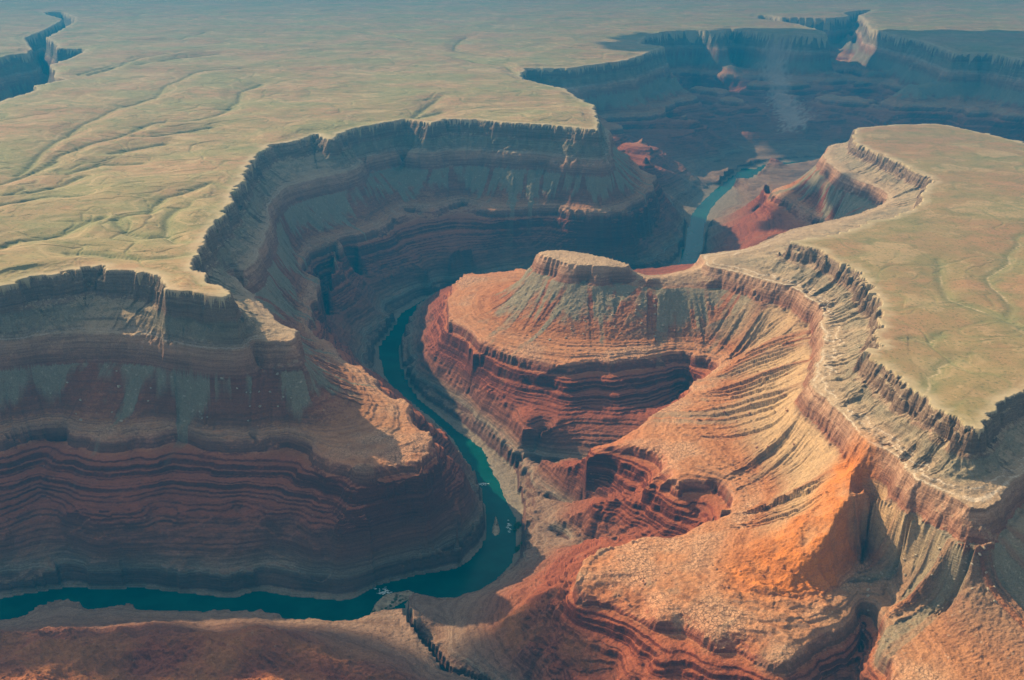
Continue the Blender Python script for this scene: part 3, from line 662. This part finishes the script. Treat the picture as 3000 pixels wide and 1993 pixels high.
# ------------------------------------------------------------------ boulders, bars, brush, white water
import bmesh
from mathutils import Vector
rng = np.random.RandomState(21)
def hgt(x, y):
    fi_ = (x / y - ss[0]) / (ss[1] - ss[0]); fj_ = np.interp(math.log(y / Y0), tt, np.arange(NR))
    i_, j_ = int(fi_), int(fj_)
    if not (0 <= i_ < NC - 1 and 0 <= j_ < NR - 1): return None
    a_, b_ = fi_ - i_, fj_ - j_
    return float((z[j_, i_] * (1 - a_) + z[j_, i_ + 1] * a_) * (1 - b_) + (z[j_ + 1, i_] * (1 - a_) + z[j_ + 1, i_ + 1] * a_) * b_)
def wat(x, y):
    i_ = int(round((x / y - ss[0]) / (ss[1] - ss[0]))); j_ = int(round(np.interp(math.log(y / Y0), tt, np.arange(NR))))
    return float(wd_[min(max(j_, 0), NR - 1), min(max(i_, 0), NC - 1)])
def project(x, y, zz):
    dx, dy, dz = x, y, zz - CAM_H
    d = dy * CP - dz * SP; u = dy * SP + dz * CP
    return 1500 + FPX * dx / d, 996.5 - FPX * u / d, d
def visible(x, y, zz):
    for t_ in np.linspace(.55, .985, 60):
        h_ = hgt(x * t_, y * t_) if y * t_ > Y0 * 1.01 else None
        if h_ is not None and h_ > CAM_H + (zz - CAM_H) * t_ + .5: return False
    return True
def seek(px, py):
    """ground point met by the sight line through a surveyed pixel"""
    a_ = (px - 1500.0) / FPX; b_ = (996.5 - py) / FPX
    dy, dz = CP + b_ * SP, -SP + b_ * CP
    for t_ in np.arange(1250, 5000, 2.0):
        y = dy * t_; x = a_ * t_
        if y <= Y0 * 1.01: continue
        h_ = hgt(x, y)
        if h_ is not None and h_ >= CAM_H + dz * t_: return x, y, h_
    return None
def simple_mat(name, c1, c2, sc, rough=.95, bmp=.5):
    m, nt = new_mat(name); N = NT(nt)
    pos = N.n('ShaderNodeTexCoord').outputs['Object']
    n_ = N.noise(pos, sc, 4, .65)
    N.out(N.mix(N.rng(n_, .35, .68), c1, c2), N.bump(n_, bmp, .6), rough); return m
M_BPALE = simple_mat('pale_boulder', (.20, .165, .115), (.36, .30, .215), .35)
M_BRED = simple_mat('red_boulder', (.20, .085, .05), (.38, .20, .12), .35)
M_SAND = simple_mat('bar_sand', (.24, .19, .12), (.38, .31, .20), .08)
M_LEAF = simple_mat('brush_leaf', (.018, .06, .012), (.05, .13, .028), .9)
M_WOOD = simple_mat('brush_stem', (.10, .07, .045), (.16, .11, .07), .8)
M_FOAM = simple_mat('white_water', (.38, .50, .48), (.62, .70, .68), .5, .6, .3)

def boulder_mesh(k_, mat):
    r = np.random.RandomState(100 + k_)
    bm = bmesh.new(); bmesh.ops.create_icosphere(bm, subdivisions=2, radius=1)
    planes = [Vector(r.normal(size=3)).normalized() for _ in range(9)]; ds = r.uniform(.55, .85, 9)
    for v in bm.verts:
        p_ = v.co.copy()
        for n_, d_ in zip(planes, ds):
            e = p_.dot(n_) - d_
            if e > 0: p_ -= n_ * e
        v.co = Vector((p_.x * 1.15, p_.y, p_.z * .85)) * (1 + .05 * r.normal())
    me = bpy.data.meshes.new('boulder'); bm.to_mesh(me); bm.free(); me.materials.append(mat); return me
BM_P = [boulder_mesh(i, M_BPALE) for i in range(5)]; BM_R = [boulder_mesh(i + 5, M_BRED) for i in range(5)]
AREAS = [
 ('pale boulder lying on the scree slope below the butte', 'boulders on the scree below the butte', (1560, 850, 1960, 1000), 34, BM_P, (2.6, 5.2)),
 ('grey boulder on the shaded talus under the near left cliff', 'boulders on the talus under the near left cliff', (60, 1090, 900, 1240), 36, BM_P, (2.4, 4.6)),
 ('reddish block fallen onto the ribbed sunlit slope of the eastern wall', 'blocks on the ribbed sunlit slope', (2080, 1000, 2330, 1330), 22, BM_R, (2.4, 4.6)),
 ('tan boulder on the talus fan below the pale cliff at lower right', 'boulders on the lower right talus fan', (2540, 1600, 2960, 1800), 34, BM_P, (2.0, 4.0)),
 ('red sandstone block lying on the cracked rock bench at lower right', 'blocks on the cracked bench', (1760, 1630, 2180, 1800), 22, BM_R, (1.6, 3.4)),
]
for lab, grp, (x0, y0, x1, y1), n, meshes, (r0, r1) in AREAS:
    made = 0
    for _ in range(n * 3):
        if made >= n: break
        h_ = seek(rng.uniform(x0, x1), rng.uniform(y0, y1))
        if h_ is None: continue
        w_ = wat(h_[0], h_[1])
        if not .95 < w_ < 2.05: continue
        o = bpy.data.objects.new('boulder', meshes[rng.randint(len(meshes))]); col.objects.link(o)
        r_ = r0 + (r1 - r0) * rng.rand() ** 2.2
        o.scale = (r_ * rng.uniform(.9, 1.3), r_, r_ * rng.uniform(.75, 1.1)); o.location = (h_[0], h_[1], h_[2] + r_ * .28)
        o.rotation_euler = (rng.uniform(-.4, .4), rng.uniform(-.4, .4), rng.uniform(0, 6.28))
        o['label'] = lab; o['category'] = 'boulder'; o['group'] = grp
        made += 1

def bar(name, pxs, label, hgt_, seed):
    """a low mound of sand and gravel rising out of the water"""
    P2 = plan(pxs, ZW); cx = sum(p[0] for p in P2) / len(P2); cy = sum(p[1] for p in P2) / len(P2)
    r = np.random.RandomState(seed); bm = bmesh.new()
    sm_ = sample(P2 + P2[:1], .12)[:-1]
    rings = []
    for f_, zz in ((1.10, -1.2), (1.0, -.1), (.9, .35 * hgt_), (.7, .75 * hgt_), (.42, hgt_)):
        rings.append([bm.verts.new((cx + (x - cx) * f_ + r.normal() * .8, cy + (y - cy) * f_ + r.normal() * .8, ZW + zz + r.normal() * .12 * hgt_)) for x, y in sm_])
    n_ = len(sm_)
    for ra, rb in zip(rings[:-1], rings[1:]):
        for q in range(n_): bm.faces.new((ra[q], ra[(q + 1) % n_], rb[(q + 1) % n_], rb[q]))
    bm.faces.new(rings[-1])
    bmesh.ops.recalc_face_normals(bm, faces=bm.faces)
    me = bpy.data.meshes.new(name); bm.to_mesh(me); bm.free(); me.materials.append(M_SAND)
    for p_ in me.polygons: p_.use_smooth = True
    o = bpy.data.objects.new(name, me); col.objects.link(o); o['label'] = label; o['category'] = 'sandbar'
bar('sandbar', [(1452,1512),(1458,1530),(1464,1552),(1461,1566),(1450,1570),(1442,1562),(1443,1545),(1449,1528)], 'narrow tan gravel island in the middle of the river beside the spur', 2.2, 1)
bar('sandbar', [(1100,1768),(1128,1742),(1165,1735),(1200,1729),(1212,1736),(1208,1752),(1180,1764),(1150,1782),(1110,1794),(1088,1796)], 'pale sandy delta where the slot side canyon meets the river', 2.0, 2)
bar('sandbar', [(1215,1742),(1250,1750),(1290,1755),(1330,1752),(1310,1762),(1260,1764),(1222,1756)], 'thin sand strip under the bank just downstream of the bend', 1.2, 3)

def shrub_mesh(k_):
    r = np.random.RandomState(300 + k_)
    vs, fs = [], []
    for _ in range(420):
        d_ = Vector(r.normal(size=3)).normalized(); q = r.uniform(.35, 1) ** .6
        c_ = Vector((d_.x * q, d_.y * q, .55 + d_.z * q * .5)) * (1 + .3 * math.sin(d_.x * 5 + k_) * math.cos(d_.y * 4))
        u_ = Vector(r.normal(size=3)).normalized() * .12; v_ = d_.cross(u_).normalized() * .08
        b_ = len(vs); vs += [c_ - u_, c_ + v_, c_ + u_, c_ - v_]; fs.append((b_, b_ + 1, b_ + 2, b_ + 3))
    me = bpy.data.meshes.new('foliage'); me.from_pydata([tuple(v) for v in vs], [], fs); me.materials.append(M_LEAF)
    vs, fs = [], []
    for q in range(5):
        a_ = q * 1.26 + k_; tip = Vector((math.cos(a_) * .5, math.sin(a_) * .5, .85)); b_ = len(vs)
        for e in range(3):
            o_ = Vector((math.cos(e * 2.1), math.sin(e * 2.1), 0)); vs += [o_ * .06 + Vector((0, 0, -.15)), tip + o_ * .015]
        fs += [(b_, b_ + 2, b_ + 3, b_ + 1), (b_ + 2, b_ + 4, b_ + 5, b_ + 3), (b_ + 4, b_, b_ + 1, b_ + 5)]
    ms = bpy.data.meshes.new('stem'); ms.from_pydata([tuple(v) for v in vs], [], fs); ms.materials.append(M_WOOD)
    return me, ms
SH = [shrub_mesh(i) for i in range(4)]
SPOTS = [('bright green bush on the strip of flat bank below the rock spurs', 'green bushes on the flat bank', [(1510 + 4 * (i % 4), 1538 + 5 * (i // 4)) for i in range(14)], 4.2),
 ('dark green bush in the notch where the lower spur meets the river', 'dark bushes in the notch by the river', [(1512 + 5 * (i % 4), 1604 + 6 * (i // 4)) for i in range(11)], 4.0),
 ('small green bush on the sandy delta of the slot canyon', 'bushes on the sandy delta', [(1140, 1772), (1150, 1764), (1158, 1757), (1164, 1752), (1172, 1748), (1128, 1782), (1118, 1786), (1100, 1790), (1180, 1756), (1146, 1778), (1092, 1794), (1170, 1760)], 3.2),
 ('low green bush along the sand strip under the near bank', 'bushes on the thin sand strip', [(1228, 1752), (1240, 1755), (1253, 1757), (1268, 1758), (1284, 1757)], 2.6),
 ('tiny bush at the water edge below the promontory', 'bushes at the water edge below the promontory', [(1172, 1085), (1180, 1098), (1188, 1118), (1200, 1140), (1222, 1170), (1246, 1192), (1290, 1228), (1318, 1252), (1340, 1270), (1425, 1340), (1432, 1365), (1440, 1380)], 3.0)]
for lab, grp, pts, r_ in SPOTS:
    for px, py in pts:
        x, y = bp(px + rng.uniform(-3, 3), py + rng.uniform(-2, 2), ZW + 2)
        h_ = hgt(x, y); zz = max(h_ if h_ is not None else ZW, ZW + .6)
        if zz > ZW + 25: continue
        e = bpy.data.objects.new('shrub', None); col.objects.link(e); e.location = (x, y, zz)
        q = r_ * rng.uniform(.7, 1.3); e.scale = (q, q, q * rng.uniform(.8, 1.1)); e.rotation_euler = (0, 0, rng.uniform(0, 6.28))
        e['label'] = lab; e['category'] = 'shrub'; e['group'] = grp
        for nm_, me in zip(('foliage', 'stem'), SH[rng.randint(4)]):
            c_ = bpy.data.objects.new(nm_, me); col.objects.link(c_); c_.parent = e

def rapids(px, py, wpx, hpx, n, seed, label):
    r = np.random.RandomState(seed); vs, fs = [], []
    for i in range(n):
        x, y = bp(px + r.normal() * wpx * .4, py + r.normal() * hpx * .4, ZW)
        L_, B_ = r.uniform(1.2, 4.5), r.uniform(.5, 1.4); a_ = r.normal() * .5; b_ = len(vs)
        for q in range(7):
            t_ = q / 7 * 2 * math.pi; u_, v_ = L_ * math.cos(t_) * r.uniform(.7, 1.2), B_ * math.sin(t_) * r.uniform(.7, 1.2)
            vs.append((x + u_ * math.cos(a_) - v_ * math.sin(a_), y + u_ * math.sin(a_) + v_ * math.cos(a_), ZW + .05 + .002 * i))
        vs.append((x, y, ZW + .5 + .002 * i))
        for q in range(7): fs.append((b_ + q, b_ + (q + 1) % 7, b_ + 7))
    me = bpy.data.meshes.new('rapids'); me.from_pydata(vs, [], fs); me.materials.append(M_FOAM)
    o = bpy.data.objects.new('rapids', me); col.objects.link(o); o['kind'] = 'stuff'; o['label'] = label
rapids(1124, 1734, 26, 12, 46, 1, 'white water where the side canyon delta pinches the river')
rapids(1415, 1418, 22, 4, 26, 2, 'thin line of white water across the river above the gravel island')
rapids(1490, 1545, 6, 22, 22, 3, 'flecks of white water beside the green bank')

# ------------------------------------------------------------------ camera, light, air
cam = bpy.data.cameras.new('camera'); cam.sensor_width = 36; cam.lens = 36 * FPX / 3000
cam.clip_start = 1; cam.clip_end = 200000
co = bpy.data.objects.new('camera', cam); col.objects.link(co)
co.location = (0, 0, CAM_H); co.rotation_euler = (math.pi / 2 - PITCH, 0, 0)
scene.camera = co
SUN_AZ, SUN_EL = math.radians(-53), math.radians(32)
sl = bpy.data.lights.new('sun', 'SUN'); sl.energy = 4.9; sl.angle = math.radians(.5); sl.color = (1, .77, .48)
so = bpy.data.objects.new('sun', sl); col.objects.link(so)
dv = Vector((math.sin(SUN_AZ) * math.cos(SUN_EL), math.cos(SUN_AZ) * math.cos(SUN_EL), math.sin(SUN_EL)))
so.rotation_euler = dv.to_track_quat('Z', 'Y').to_euler(); so.location = dv * 3000
wd = bpy.data.worlds.new('World'); scene.world = wd; wd.use_nodes = True
nt = wd.node_tree; nt.nodes.clear()
sky = nt.nodes.new('ShaderNodeTexSky'); sky.sky_type = 'NISHITA'; sky.sun_disc = False
sky.sun_elevation = SUN_EL; sky.sun_rotation = SUN_AZ; sky.altitude = 1500; sky.dust_density = 3.0; sky.air_density = .8
bg = nt.nodes.new('ShaderNodeBackground'); bg.inputs[1].default_value = .12
wo = nt.nodes.new('ShaderNodeOutputWorld')
hs = nt.nodes.new('ShaderNodeHueSaturation'); hs.inputs['Saturation'].default_value = .12   # broken cloud whitens the skylight
nt.links.new(sky.outputs[0], hs.inputs['Color']); nt.links.new(hs.outputs[0], bg.inputs[0]); nt.links.new(bg.outputs[0], wo.inputs[0])

def haze():
    m, nt_ = new_mat('haze_air'); N = NT(nt_)
    v = N.n('ShaderNodeVolumePrincipled'); o = N.n('ShaderNodeOutputMaterial')
    v.inputs['Color'].default_value = (.0008, .128, .27, 1); v.inputs['Density'].default_value = HAZE_D
    v.inputs['Anisotropy'].default_value = .1
    nt_.links.new(v.outputs[0], o.inputs['Volume'])
    x0, x1, y0, y1, z0, z1 = -36000, 36000, -2500, 46500, -720, CAM_H + 60
    vs = [(x, y, zz) for zz in (z0, z1) for y in (y0, y1) for x in (x0, x1)]
    fs = [(0, 2, 3, 1), (4, 5, 7, 6), (0, 1, 5, 4), (2, 6, 7, 3), (0, 4, 6, 2), (1, 3, 7, 5)]
    me = bpy.data.meshes.new('haze'); me.from_pydata(vs, [], fs); me.materials.append(m)
    ob = bpy.data.objects.new('haze', me); col.objects.link(ob); ob['kind'] = 'stuff'
HAZE_D = 9.5e-5
haze()
def clouds():
    '''broken cloud high over the canyon (its shade falls on the far gorge and the near bank)'''
    m, nt_ = new_mat('cloud_white'); N = NT(nt_); N.out((.85, .85, .86, 1), None, 1.0, 0.0)
    r = np.random.RandomState(4)
    import bmesh
    H = 3100.0
    for cx, cy, zg, ex, ey, n, rs in [(3250, 7950, -150, 2150, 1550, 150, 1), (-540, 1650, -450, 720, 185, 80, 1), (1200, 4250, -300, 330, 620, 60, 1)]:  # last cloud is unseen, added to shade the eastern alcove wall
        bm = bmesh.new()
        for i in range(n):
            a = r.rand() * 2 * math.pi; q = math.sqrt(r.rand())
            bx, by = cx + ex * q * math.cos(a), cy + ey * q * math.sin(a)
            rad = rs * (ex * ey) ** .5 * r.uniform(.14, .26) * (1.15 - .5 * q)
            g = bmesh.ops.create_icosphere(bm, subdivisions=3, radius=rad)
            off = dv * ((H - zg + r.uniform(-40, 120)) / dv.z)
            for v in g['verts']:
                k_ = 1 + .25 * math.sin(v.co.x / rad * 5 + i) * math.sin(v.co.y / rad * 6 + 2 * i) * math.cos(v.co.z / rad * 4)
                v.co = Vector((v.co.x * k_ + bx + off.x, v.co.y * k_ + by + off.y, v.co.z * .45 * k_ + off.z + zg))
        me = bpy.data.meshes.new('cloud'); bm.to_mesh(me); bm.free()
        for p_ in me.polygons: p_.use_smooth = True
        me.materials.append(m)
        ob = bpy.data.objects.new('cloud', me); col.objects.link(ob); ob['kind'] = 'stuff'
clouds()
scene.view_settings.view_transform = 'Standard'; scene.view_settings.look = 'None'
scene.view_settings.exposure = 1.55; scene.view_settings.gamma = 1
scene.cycles.max_bounces = 5; scene.cycles.diffuse_bounces = 3; scene.cycles.volume_bounces = 1
